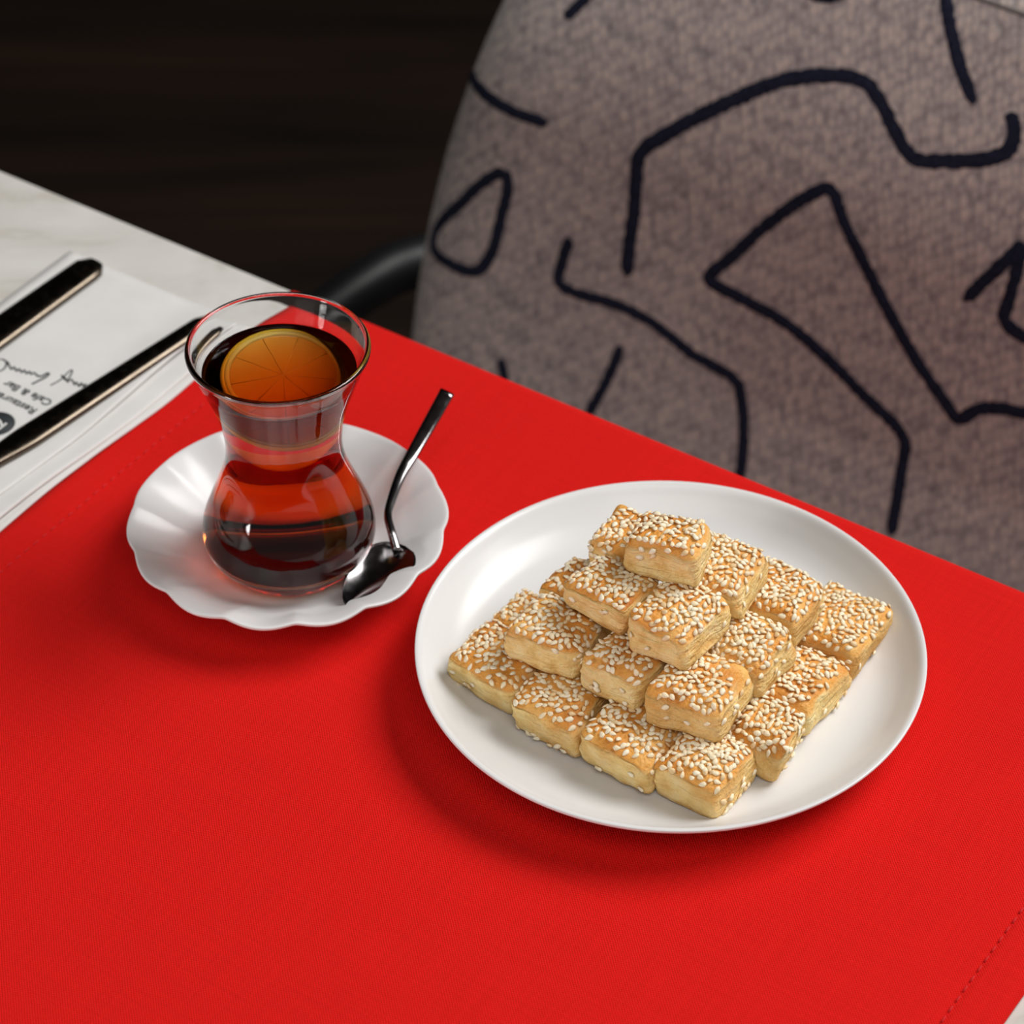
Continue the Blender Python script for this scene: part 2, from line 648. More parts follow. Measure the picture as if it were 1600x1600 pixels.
# ------------------------------------------------------------------ tulip tea glass, tea and lemon
GC = Vector((-0.0752, 0.7530, 0))
outer = [(0.0, 0.0004), (0.0190, 0.0003), (0.0218, 0.0), (0.0236, 0.0014), (0.0258, 0.0040), (0.0283, 0.0080), (0.0292, 0.0122), (0.0285, 0.0178),
         (0.0258, 0.0255), (0.0226, 0.0335), (0.0202, 0.0410), (0.0193, 0.0475), (0.0197, 0.0550), (0.0215, 0.0640), (0.0244, 0.0730), (0.0272, 0.0805), (0.0293, 0.0858)]
rim = [(0.0299, 0.0872), (0.0298, 0.0883), (0.0290, 0.0887), (0.0282, 0.0881)]
inner = [(0.0277, 0.0866), (0.0256, 0.0802), (0.0228, 0.0728), (0.0199, 0.0640), (0.0181, 0.0552), (0.0177, 0.0475), (0.0186, 0.0410), (0.0210, 0.0335),
         (0.0242, 0.0255), (0.0268, 0.0180), (0.0274, 0.0128), (0.0262, 0.0090), (0.0220, 0.0066), (0.0150, 0.0056), (0.0, 0.0054)]
gl = empty('tea_glass', (GC.x, GC.y, SF))
tag(gl, 'clear tulip-shaped tea glass standing on the scalloped saucer', 'glass')
full = smooth_profile(outer + rim + inner, 5)
TEA = 0.0795
# the tea wets the inner wall: below its level the glass/tea boundary belongs to the tea
i_rim = max(range(len(full)), key=lambda i: full[i][1])
cut = next(i for i in range(i_rim, len(full)) if full[i][1] <= TEA)
TEA, tr = full[cut][1], full[cut][0]
v, f = lathe(full[:cut + 1], 128)
f = [q for q in f if len(q) == 4]
gb = mesh('glass_body', v, f, M_GLASS, gl)
weld(gb)
tea_prof = [(max(r, 0.0), z) for r, z in reversed(full[cut:])]
tea_prof[0] = (0.0, tea_prof[0][1])
ns = len(tea_prof)
tea_prof += [(tr - 0.0006, TEA - 0.0003), (tr - 0.0020, TEA - 0.0005), (tr * 0.5, TEA - 0.0005), (0.0, TEA - 0.0005)]
v, f = lathe(tea_prof, 128)
te = weld(mesh('black_tea', v, f, M_TEA))
te.data.materials.append(M_TEA_WALL)
for p in te.data.polygons:
    p.material_index = 0 if p.center.z > TEA - 0.00055 and p.normal.z > 0.2 else 1
te.location = (GC.x, GC.y, SF)
tag(te, 'clear reddish brown tea filling the tulip glass', 'tea')

lm = empty('lemon_slice', (GC.x + 0.0005, GC.y + 0.0052, SF + TEA - 0.0106))
lm.rotation_euler = (math.radians(24), math.radians(11), 0)
tag(lm, 'thin yellow lemon slice floating in the tea at the glass rim', 'lemon slice')
LR = 0.0206
v, f = lathe([(LR - 0.0012, -0.0012), (LR, -0.0008), (LR, 0.0008), (LR - 0.0012, 0.0012)], 64, close=True)
mesh('rind', v, f, M_RIND, lm)
v, f = lathe([(LR - 0.0030, -0.0012), (LR - 0.0012, -0.0012), (LR - 0.0012, 0.0012), (LR - 0.0030, 0.0012)], 64, close=True)
mesh('pith', v, f, M_PITH, lm)
v, f = lathe([(0.0, -0.0008), (LR - 0.0031, -0.0008), (LR - 0.0031, 0.0008), (0.0, 0.0008)], 48)
weld(mesh('membrane', v, f, plain('lemon_membrane', (0.80, 0.48, 0.07), 0.4), lm))
for i in range(9):
    a0 = 2 * math.pi * i / 9 + 0.012
    a1 = 2 * math.pi * (i + 1) / 9 - 0.012
    ring = [(0.0004, (a0 + a1) / 2)] + [(LR - 0.0031, a0 + (a1 - a0) * k / 6) for k in range(7)]
    vs = [(r * math.cos(a), r * math.sin(a), z) for z in (-0.0010, 0.0010) for r, a in ring]
    m = len(ring)
    fs = [tuple(range(m)), tuple(range(m, 2 * m))] + [(k, (k + 1) % m, m + (k + 1) % m, m + k) for k in range(m)]
    mesh('segment', vs, fs, M_FLESH, lm, smooth=False)

# ------------------------------------------------------------------ teaspoon leaning on the saucer rim
sp = empty('teaspoon', at(585, 900, ZC + 0.008))
tag(sp, 'polished steel teaspoon resting in the saucer beside the glass', 'spoon')
o0 = Vector(sp.location)
b_tip, b_end = at(541, 946, ZC + 0.0130), at(628, 851, ZC + 0.0152)
neck = at(605, 806, ZC + 0.0205)
hand = [at(620, 860, ZC + 0.0148), at(612, 832, ZC + 0.0170), at(606, 806, ZC + 0.0180), at(611, 783, ZC + 0.0184), at(625, 745, ZC + 0.0190),
        at(643, 712, ZC + 0.0202), at(670, 664, ZC + 0.0245), at(699, 612, ZC + 0.0300)]
hw = [(0.0016, 0.0011), (0.0014, 0.0012), (0.0014, 0.0012), (0.0016, 0.0011), (0.0019, 0.0010), (0.0022, 0.0009), (0.0025, 0.0008), (0.0027, 0.0008)]
path = smooth_profile([tuple(p - o0) + w for p, w in zip(hand, hw)], 6)
tip = path[-1]
prev = path[-2]
d = Vector(tip[:3]) - Vector(prev[:3])
path = [Vector(p) if False else p for p in path]
v, f = tube([Vector(p[:3]) for p in path], [(p[3], p[4]) for p in path], 14, flat=0.7, up=Vector((0.25, -0.1, 1)).normalized())
mesh('handle', v, f, M_STEEL, sp)
ax = (b_tip - b_end)
bl = ax.length
ax.normalize()
upb = Vector((-0.06, -0.04, 1)).normalized()
sx = ax.cross(upb).normalized()
upb = sx.cross(ax).normalized()
NU, NVv = 28, 18
vs, fs = [], []


def bowl_pt(s, t, low):
    hwid = 0.0106 * (math.sin(math.pi * min(max(s, 0.0), 1.0) ** 0.80) ** 0.62) * (1.08 - 0.25 * s) + 0.0014 * (1 - s) ** 6
    depth = 0.0032 * (math.sin(math.pi * s ** 0.9) ** 0.7) * (1 - t * t)
    p = b_end + ax * (bl * s) + sx * (hwid * t) - upb * depth
    if low:
        p = p - upb * 0.0008
    return p - o0


for low in (0, 1):
    for i in range(NU + 1):
        for j in range(NVv + 1):
            vs.append(bowl_pt(i / NU, -1 + 2 * j / NVv, low))
W = NVv + 1
off = (NU + 1) * W
for i in range(NU):
    for j in range(NVv):
        a = i * W + j
        fs.append((a, a + 1, a + W + 1, a + W))
        fs.append((off + a, off + a + W, off + a + W + 1, off + a + 1))
for i in range(NU):
    for j in (0, NVv):
        a = i * W + j
        fs.append((a, a + W, off + a + W, off + a))
for j in range(NVv):
    for i in (0, NU):
        a = i * W + j
        fs.append((a, a + 1, off + a + 1, off + a))
weld(mesh('bowl', vs, fs, M_STEEL, sp), 1e-5)

# ------------------------------------------------------------------ napkin, print and cutlery
uA, nA = un(at(128, 402))
uB, nB = un(at(322, 500))
NAPZ = 0.0
nk = empty('paper_napkin', E0, TH)
tag(nk, 'folded white paper napkin with black print lying under the cutlery', 'napkin')
NL = uA - 0.0            # left side along u
EDGE0, EDGE1 = un(at(0, 832, 0.003)), un(at(318, 582, 0.003))


def nap_right(n):
    t = (n - EDGE1[1]) / (EDGE0[1] - EDGE1[1])
    return EDGE1[0] + (EDGE0[0] - EDGE1[0]) * t


n_far = (nA + nB) / 2 - 0.001
layers = [(0.0026, 0.0000, 0.0018, 0.0), (0.0043, -0.0022, 0.0016, 0.8), (0.0058, -0.0105, 0.0014, 1.9)]
NAPTOP = 0.0058
for k, (zt, du, th, ph) in enumerate(layers):
    vs, fs = [], []
    nn_ = 60
    cross = 22
    for i in range(nn_ + 1):
        n_ = n_far - 0.0008 * k - (0.30) * i / nn_
        ur = nap_right(n_) + du + 0.0009 * math.sin(n_ * 55 + ph) + 0.0006 * noise.noise(Vector((n_ * 40, k, 0)))
        ul = NL - 0.004 + 0.0015 * k
        lift = 0.0007 * math.sin(n_ * 38 + ph * 2) * (0.4 + 0.3 * k)
        # one closed loop: top from left to right, rounded fold, bottom back to the left
        loop = []
        for j in range(cross):
            t = j / (cross - 1)
            u = ul + (ur - th - ul) * t
            edge = max(0, 1 - (ur - u) / 0.018)
            loop.append((u, n_, zt + lift * edge + 0.0016 * edge))
        for j in range(1, 6):
            a = math.pi * j / 6
            loop.append((ur - th + th * math.sin(a), n_, zt - th / 2 + (th / 2) * math.cos(a) + lift + 0.0016))
        for j in range(6):
            t = 1 - j / 5
            u = ul + (ur - th - ul) * t
            edge = max(0, 1 - (ur - u) / 0.018)
            loop.append((u, n_, zt - th + lift * edge + 0.0016 * edge))
        vs += loop
    m = cross + 5 + 6
    for i in range(nn_):
        for j in range(m):
            l = (j + 1) % m
            fs.append((i * m + j, i * m + l, (i + 1) * m + l, (i + 1) * m + j))
    fs.append(tuple(range(m)))
    fs.append(tuple(nn_ * m + j for j in range(m)))
    mesh('folded_layer', vs, fs, M_PAPER, nk)

INKZ = NAPTOP + 0.00012


def print_text(body, px, py, size, name='printed_text', bold=0.0):
    cu = bpy.data.curves.new(name, 'FONT')
    cu.body = body
    cu.size = size
    cu.offset = bold
    cu.extrude = 0.00006
    tmp = bpy.data.objects.new('tmp', cu)
    COL.objects.link(tmp)
    dg = bpy.context.evaluated_depsgraph_get()
    me = bpy.data.meshes.new_from_object(tmp.evaluated_get(dg))
    bpy.data.objects.remove(tmp)
    me.materials.clear()
    me.materials.append(M_INK)
    o = link(name, me, nk, smooth=False)
    u, n_ = un(at(px, py, INKZ))
    o.location = (u, n_, INKZ)
    o.rotation_euler = (0, 0, math.pi)
    return o


def flat_stroke(px_pts, width, name, mat, z, parent, frame0):
    pts = smooth_profile(px_pts, 5)
    P = [at(p[0], p[1], z) for p in pts]
    L = [Vector((*un(p), z)) for p in P]
    v, f = tube(L, [(width / 2, 0.00008)] * len(L), 6)
    return mesh(name, v, f, mat, parent)


print_text('Restaurant', 60, 640, 0.0050, bold=0.00005)
print_text('Cafe & Bar', 84, 627, 0.0050, bold=0.00005)
# hand lettered line: my loca...
S = 0.0005
flat_stroke([(138, 606), (133, 600), (131, 605), (127, 598), (124, 604), (119, 597), (116, 602)], S * 1.2, 'script_lettering', M_INK, INKZ, nk, None)
flat_stroke([(116, 600), (111, 592), (106, 597), (103, 592), (96, 586), (104, 594), (112, 583), (112, 578), (106, 582), (95, 593), (79, 602)], S * 1.2, 'script_lettering', M_INK, INKZ, nk, None)
flat_stroke([(50, 600), (58, 596), (70, 590), (76, 585), (74, 583), (64, 588), (57, 586)], S * 1.8, 'script_lettering', M_INK, INKZ, nk, None)
flat_stroke([(57, 586), (53, 582), (49, 585), (46, 580), (42, 584), (38, 578), (34, 582), (30, 576), (26, 580), (22, 573), (18, 577), (14, 570), (12, 565)], S * 1.3, 'script_lettering', M_INK, INKZ, nk, None)
flat_stroke([(-4, 580), (4, 578), (10, 570), (8, 563), (0, 561)], S * 1.4, 'script_lettering', M_INK, INKZ, nk, None)
# round black emblem cut by the picture edge
cu_, cn_ = un(at(-6, 662, INKZ))
v, f = lathe([(0.0, 0.0), (0.0068, 0.0), (0.0068, 0.00012), (0.0, 0.00012)], 48)
em = weld(mesh('round_emblem', v, f, M_INK, nk))
em.location = (cu_, cn_, INKZ - 0.00006)
tag(em, 'round black printed emblem')
for pts in ([(10, 661), (3, 667), (-4, 672)], [(3, 667), (1, 660), (-3, 655)]):
    s = flat_stroke(pts, 0.0010, 'emblem_letter', M_PAPER, INKZ + 0.00018, nk, None)
for px, py in ((3, 755), (12, 757)):
    u, n_ = un(at(px, py, 0.0034))
    v, f = lathe([(0.0, 0.0), (0.0006, 0.0), (0.0006, 0.0001), (0.0, 0.0001)], 12)
    o = mesh('printed_dot', v, f, M_INK, nk)
    o.location = (u, n_, 0.0049)


def cutlery(px_end, px_far, w_end, w_far, label, prongs):
    z = NAPTOP + 0.0022
    p0, p1 = at(*px_end, z), at(*px_far, z)
    dirv = (p1 - p0).normalized()
    root = empty('cutlery', p0)
    root.rotation_euler = (0, 0, math.atan2(dirv.y, dirv.x))
    tag(root, label, 'cutlery', 'cutlery on the napkin')
    vis = (p1 - p0).length
    hl = 0.115
    pts, rad = [], []
    for i in range(29):
        t = i / 28
        x = hl * t
        w = w_end + (w_far - w_end) * min(x / vis, 1.1)
        cap = min(1.0, (0.25 + x / 0.004) if x < 0.003 else 1.0)
        cap = min(1.0, math.sqrt(max(0.30, 1 - max(0, 1 - x / 0.0035) ** 2)))
        fade = 1 if t < 0.8 else 1 - 0.4 * (t - 0.8) / 0.2
        pts.append(Vector((x, 0, 0)))
        rad.append((w / 2 * cap * fade, 0.0021 * (0.5 + 0.5 * cap)))
    v, f = tube(pts, rad, 20, flat=0.75)
    mesh('handle', v, f, M_CUT, root)
    # working end, beyond the picture edge
    if prongs:
        pts = [Vector((hl + x, 0, z_)) for x, z_ in ((-0.004, 0), (0.012, 0.001), (0.022, 0.0015), (0.036, 0.0005))]
        v, f = tube(pts, [(0.003, 0.0013), (0.005, 0.001), (0.011, 0.0008), (0.0115, 0.0008)], 16)
        mesh('fork_head', v, f, M_CUT, root)
        for k in range(4):
            y = -0.0093 + 0.0062 * k
            v, f = tube([Vector((hl + 0.034, y, 0.0006)), Vector((hl + 0.055, y, 0.0004)), Vector((hl + 0.074, y, 0.003))], [(0.0017, 0.0008), (0.0015, 0.0008), (0.0006, 0.0005)], 8)
            mesh('tine', v, f, M_CUT, root)
    else:
        pts = [Vector((hl + x, 0, 0)) for x in (-0.003, 0.02, 0.06, 0.085, 0.098)]
        v, f = tube(pts, [(0.004, 0.0015), (0.008, 0.0009), (0.009, 0.0008), (0.007, 0.0007), (0.001, 0.0004)], 16)
        mesh('blade', v, f, M_CUT, root)
    return root


cutlery((150, 411), (0, 518), 0.0132, 0.0146, 'dark steel cutlery handle with rounded end, farther from the tea glass', False)
cutlery((326, 500), (0, 711), 0.0080, 0.0120, 'long slim dark steel cutlery handle running behind the tea glass', True)

# ------------------------------------------------------------------ armchair across the table
LEAN = math.radians(12)
D0, W0 = 0.24, -0.15
CH_U = 0.12
ch = empty('armchair', tn(CH_U, D0 - 0.12, FZ), TH)
tag(ch, 'taupe woven armchair with navy line pattern tucked up to the table', 'armchair')
CZ0 = FZ


def ch_local(u, n, z):
    return Vector((u - CH_U, n - (D0 - 0.12), z - CZ0))


def back_n(w):
    return D0 + (w - W0) * math.tan(LEAN)


# outline of the backrest in (u, w)
HWID = 0.233
A_, B_, WC, WB = 0.12, 0.27, -0.20, -0.40
outl = []
for i in range(33):                      # left top corner, from the flank to the top
    a = math.pi / 2 * i / 32
    outl.append((-HWID + A_ - A_ * math.cos(a), WC + B_ * math.sin(a)))
for i in range(1, 16):
    outl.append((-HWID + A_ + (2 * HWID - 2 * A_) * i / 16, WC + B_ + 0.004 * math.sin(math.pi * i / 16)))
for i in range(33):
    a = math.pi / 2 * (1 - i / 32)
    outl.append((HWID - A_ + A_ * math.cos(a), WC + B_ * math.sin(a)))
RC = 0.07
for i in range(1, 8):
    outl.append((HWID, WC + (WB + RC - WC) * i / 8))
for i in range(12):
    a = math.pi / 2 * i / 11
    outl.append((HWID - RC + RC * math.cos(a), WB + RC - RC * math.sin(a)))
for i in range(1, 16):
    outl.append((HWID - RC - 2 * (HWID - RC) * i / 16, WB))
for i in range(12):
    a = math.pi / 2 * i / 11
    outl.append((-HWID + RC - RC * math.sin(a), WB + RC - RC * math.cos(a)))
for i in range(7, 0, -1):
    outl.append((-HWID, WC + (WB + RC - WC) * i / 8))
no = len(outl)
cen = (0.0, -0.15)
RT = 0.045


def surf(u, w, depth):
    """place (u across, w height, depth in front of the mid plane) in the chair frame"""
    n_ = back_n(w) + 0.03 - depth - 0.30 * u * u
    return ch_local(u + CH_U, n_, w)


vs, fs = [], []
rings = []
for side in (1, -1):
    R_ = []
    for k in range(0 if side == 1 else 1, 11):                      # rounded border
        a = math.pi / 2 * k / 10
        R_.append((RT * (1 - math.cos(a)), side * RT * math.sin(a) * (1 if side == 1 else 0.7), None))
    for k in range(1, 15):
        R_.append((None, side * (RT if side == 1 else RT * 0.7), k / 14))
    rings.append(R_)
nrm = []
for i in range(no):
    p0, p1 = outl[i - 1], outl[(i + 1) % no]
    tx, ty = p1[0] - p0[0], p1[1] - p0[1]
    L = math.hypot(tx, ty)
    nrm.append((ty / L, -tx / L))


def ring_pts(inset, frac):
    out = []
    for (u, w), (nx, ny) in zip(outl, nrm):
        ii = inset if inset is not None else RT
        uu, ww = u + nx * ii, w + ny * ii
        if frac is not None:
            uu, ww = uu + (cen[0] - uu) * frac, ww + (cen[1] - ww) * frac
        out.append((uu, ww))
    return out


idx = {}
for si, R_ in enumerate(rings):
    for ki, (inset, depth, frac) in enumerate(R_):
        idx[(si, ki)] = len(vs)
        for (u, w) in ring_pts(inset, frac):
            vs.append(surf(u, w, depth))


def stitch(a, b):
    for i in range(no):
        j = (i + 1) % no
        fs.append((a + i, a + j, b + j, b + i))


for si, R_ in enumerate(rings):
    for ki in range(len(R_) - 1):
        stitch(idx[(si, ki)], idx[(si, ki + 1)])
stitch(idx[(0, 0)], idx[(1, 0)])
bk = weld(mesh('backrest', vs, fs, M_FAB, ch), 1e-5)
bvh = BVHTree.FromPolygons([v.co.copy() for v in bk.data.vertices], [tuple(p.vertices) for p in bk.data.polygons])
CHM = Matrix.Translation(tn(CH_U, D0 - 0.12, FZ)) @ Matrix.Rotation(TH, 4, 'Z')
CHI = CHM.inverted()


def on_back(px, py):
    o = CHI @ CAMP
    d = (CHI.to_3x3() @ ray(px, py)).normalized()
    h, nn, _, _ = bvh.ray_cast(o, d)
    if h is None:
        return None
    if nn.dot(d) > 0:
        nn = -nn
    return h, nn


def yarn_line(px_pts, width, seed, closed=False):
    rnd = random.Random(seed)
    pts = smooth_profile(px_pts + ([px_pts[0]] if closed else []), 8)
    hits = [h for h in (on_back(*p) for p in pts) if h]
    # even resampling
    P, Nn = [hits[0][0]], [hits[0][1]]
    for (a, na), (b, nb) in zip(hits, hits[1:]):
        L = (b - a).length
        m = max(1, int(L / 0.0011))
        for k in range(1, m + 1):
            P.append(a.lerp(b, k / m))
            Nn.append(na.lerp(nb, k / m).normalized())
    verts, faces = [], []
    seg = 9
    n = len(P)
    for i in range(n):
        t = (P[min(i + 1, n - 1)] - P[max(i - 1, 0)]).normalized()
        s = t.cross(Nn[i]).normalized()
        end = min(1, 0.35 + 0.3 * min(i, n - 1 - i))
        wl = width / 2 * end * (0.92 + 0.30 * rnd.random())
        wr = width / 2 * end * (0.92 + 0.30 * rnd.random())
        for k in range(seg):
            a = math.pi * k / (seg - 1)
            c = math.cos(a)
            verts.append(P[i] + s * (c * (wr if c > 0 else wl)) + Nn[i] * (0.0019 * math.sin(a) - 0.0004 + 0.0004 * rnd.random()))
    for i in range(n - 1):
        for k in range(seg - 1):
            faces.append((i * seg + k, i * seg + k + 1, (i + 1) * seg + k + 1, (i + 1) * seg + k))
        faces.append((i * seg + seg - 1, i * seg, (i + 1) * seg, (i + 1) * seg + seg - 1))
    faces.append(tuple(range(seg)))
    faces.append(tuple((n - 1) * seg + k for k in range(seg)))
    mesh('embroidered_line', verts, faces, M_NAVY, bk)


LW = 0.0058
yarn_line([(980, 430), (983, 385), (992, 320), (999, 245), (1035, 214), (1100, 178), (1165, 148), (1220, 127), (1285, 118), (1345, 125), (1375, 158),
           (1400, 208), (1430, 248), (1480, 252), (1545, 248), (1576, 234), (1585, 205), (1578, 175)], LW * 1.12, 1)
yarn_line([(1640, 655), (1600, 645), (1560, 638), (1528, 640), (1498, 654), (1478, 630), (1430, 560), (1385, 480), (1350, 410), (1320, 350), (1298, 297), (1260, 308),
           (1200, 350), (1145, 400), (1108, 435), (1150, 462), (1220, 500), (1280, 548), (1350, 618), (1410, 680), (1408, 740), (1392, 835)], LW * 0.98, 2)
yarn_line([(890, 372), (880, 405), (873, 440), (900, 458), (960, 475), (1020, 505), (1080, 552), (1145, 590), (1158, 620), (1162, 680), (1155, 760)], LW * 0.92, 3)
yarn_line([(788, 266), (755, 285), (720, 318), (687, 350), (678, 383), (692, 405), (737, 425), (760, 410), (775, 375), (785, 330), (794, 292)], LW * 0.95, 4, True)
yarn_line([(736, 98), (743, 130), (775, 160), (815, 180), (856, 193)], LW * 0.95, 5)
yarn_line([(884, 27), (902, 10), (925, -14)], LW * 0.85, 6)
yarn_line([(1476, -20), (1484, 40), (1500, 102), (1522, 162)], LW * 1.0, 7)
yarn_line([(1508, 468), (1545, 433), (1578, 402), (1596, 388), (1587, 430), (1576, 470), (1570, 500), (1600, 526), (1640, 540)], LW * 1.0, 8)
yarn_line([(970, 540), (950, 590), (918, 650)], LW * 0.85, 9)
yarn_line([(783, 560), (791, 605)], LW * 0.85, 10)
yarn_line([(1240, -22), (1290, -3), (1330, -20)], LW * 0.8, 11)
# seam near the top edge
SEAM_W = (CHM @ on_back(1560, 9)[0]).z + 0.25 * (on_back(1560, 9)[0].x) ** 2
seam = []
for i in range(61):
    u = -0.150 + 0.300 * i / 60
    o = ch_local(CH_U + u, -0.3, SEAM_W - 0.25 * u * u)
    h, nn, _, _ = bvh.ray_cast(o, Vector((0, 1, 0)))
    if h:
        seam.append((h, nn if nn.y < 0 else -nn))
v, f = tube([h + n_ * 0.0002 for h, n_ in seam], [0.0009] * len(seam), 8)
mesh('seam', v, f, plain('taupe_thread', (0.10, 0.085, 0.08), 0.9), bk)

# seat, arms and legs of the armchair
SEATZ = -0.30
sv, sf = [], []
outs = []
for i in range(64):
    a = 2 * math.pi * i / 64
    ca, sa_ = math.cos(a), math.sin(a)
    outs.append((0.235 * math.copysign(abs(ca) ** 0.45, ca), 0.215 * math.copysign(abs(sa_) ** 0.45, sa_)))
levels = [(0.90, -0.10), (0.98, -0.092), (1.0, -0.07), (1.0, -0.03), (0.98, -0.010), (0.93, 0.0), (0.6, 0.008), (0.2, 0.011)]
for sc_, dz in levels:
    for (x, y) in outs:
        sv.append(ch_local(CH_U + x * sc_, D0 - 0.19 + y * sc_, SEATZ + dz))
for k in range(len(levels) - 1):
    for i in range(64):
        j = (i + 1) % 64
        sf.append((k * 64 + i, k * 64 + j, (k + 1) * 64 + j, (k + 1) * 64 + i))
sf.append(tuple(range(64)))
sf.append(tuple((len(levels) - 1) * 64 + i for i in range(64)))
mesh('seat', sv, sf, M_FAB, ch)
for sx_ in (-1, 1):
    for sn in (-0.36, -0.03):
        v, f = tube([ch_local(CH_U + 0.175 * sx_, D0 + sn, SEATZ - 0.09), ch_local(CH_U + 0.21 * sx_, D0 + sn + (0.02 if sn > -0.1 else -0.02), FZ)], [0.015, 0.010], 12, up=Vector((0, 1, 0)))
        mesh('leg', v, f, M_BLACK, ch)
arm_l = [(0.045 - HWID, 0.285, -0.205), (-0.010 - HWID, 0.280, -0.202), (-0.027 - HWID, 0.262, -0.200), (-0.034 - HWID, 0.235, -0.200), (-0.036 - HWID, 0.18, -0.200), (-0.036 - HWID, 0.06, -0.202),
         (-0.035 - HWID, -0.02, -0.208), (-0.030 - HWID, -0.05, -0.235), (-0.010 - HWID, -0.06, -0.30), (0.03 - HWID, -0.06, -0.345)]
for sx_ in (1, -1):
    pts = smooth_profile([tuple(ch_local(CH_U + u * sx_, n_, z_)) for u, n_, z_ in arm_l], 6)
    v, f = tube([Vector(p) for p in pts], [0.0135] * len(pts), 14, up=Vector((0.1, 0.3, 1)))
    mesh('armrest', v, f, M_BLACK, ch)

# ------------------------------------------------------------------ sesame cookies
LZ = 0.0142


def cookie_mesh(seed, lx, ly, lz):
    rnd = random.Random(seed)
    N = 15
    idx_, verts, faces = {}, [], []
    off_ = Vector((rnd.random() * 90, rnd.random() * 90, rnd.random() * 90))
    sh = [rnd.uniform(-0.0015, 0.0015) for _ in range(8)]
    taper = rnd.uniform(0.93, 1.0)

    def vert(i, j, k):
        key = (i, j, k)
        if key in idx_:
            return idx_[key]
        c = Vector((2 * i / N - 1, 2 * j / N - 1, 2 * k / N - 1))
        h = Vector((lx / 2, ly / 2, lz / 2))
        p = Vector((c.x * h.x, c.y * h.y, c.z * h.z))
        r = 0.0034 if c.z > 0 else 0.0022
        q = Vector([max(-hh + r, min(hh - r, pp)) for pp, hh in zip(p, h)])
        dlt = p - q
        if dlt.length > 1e-9:
            dlt = dlt.normalized() * r
        p = q + dlt
        # handmade irregularity
        s = 1 + (taper - 1) * (c.z * 0.5 + 0.5)
        p.x *= s
        p.y *= s
        p.x += sh[0] * c.y + sh[1] * c.z
        p.y += sh[2] * c.x + sh[3] * c.z
        p.z += (0.0007 * (1 - c.x ** 2) * (1 - c.y ** 2) if c.z > 0.5 else 0) + (sh[4] * 0.7 * c.x + sh[5] * 0.7 * c.y) * (c.z * 0.5 + 0.5)
        bul = 0.0007 * (1 - c.z ** 2)
        p.x += bul * c.x
        p.y += bul * c.y
        nd = noise.noise_vector(p * 110 + off_) * 0.0010 + noise.noise_vector(p * 330 + off_) * 0.00042
        if c.z < -0.9:
            nd.z *= 0.2
        p += nd
        # horizontal splits between the layers
        if abs(c.z) < 0.8 and (abs(c.x) > 0.99 or abs(c.y) > 0.99):
            g = noise.noise(Vector((p.x * 60, p.y * 60, p.z * 600)) + off_)
            p.x -= math.copysign(0.0005 * g, c.x) if abs(c.x) > 0.99 else 0
            p.y -= math.copysign(0.0005 * g, c.y) if abs(c.y) > 0.99 else 0
        idx_[key] = len(verts)
        verts.append(p)
        return idx_[key]

    for a in range(N):
        for b in range(N):
            for s in (0, N):
                faces.append((vert(s, a, b), vert(s, a + 1, b), vert(s, a + 1, b + 1), vert(s, a, b + 1)))
                faces.append((vert(a, s, b), vert(a + 1, s, b), vert(a + 1, s, b + 1), vert(a, s, b + 1)))
                faces.append((vert(a, b, s), vert(a + 1, b, s), vert(a + 1, b + 1, s), vert(a, b + 1, s)))
    return verts, faces


def seed_mesh():
    rings_, seg = 4, 6
    vs, fs = [(0.00155, 0, 0)], []
    for k in range(1, rings_):
        t = k / rings_
        x = 0.00155 - 0.0031 * t
        w = 0.00098 * math.sin(math.pi * (t ** 0.72)) ** 0.8
        for s in range(seg):
            a = 2 * math.pi * s / seg
            vs.append((x, w * math.cos(a), w * 0.52 * math.sin(a)))
    vs.append((-0.00155, 0, 0))
    last = len(vs) - 1
    for s in range(seg):
        t = (s + 1) % seg
        fs.append((0, 1 + s, 1 + t))
        for k in range(rings_ - 2):
            a = 1 + k * seg
            fs.append((a + s, a + seg + s, a + seg + t, a + t))
        a = 1 + (rings_ - 2) * seg
        fs.append((last, a + t, a + s))
    me = bpy.data.meshes.new('sesame_seed')
    me.from_pydata(vs, [], fs)
    me.materials.append(M_SEED)
    me.polygons.foreach_set('use_smooth', [True] * len(me.polygons))
    return me


SEED = seed_mesh()


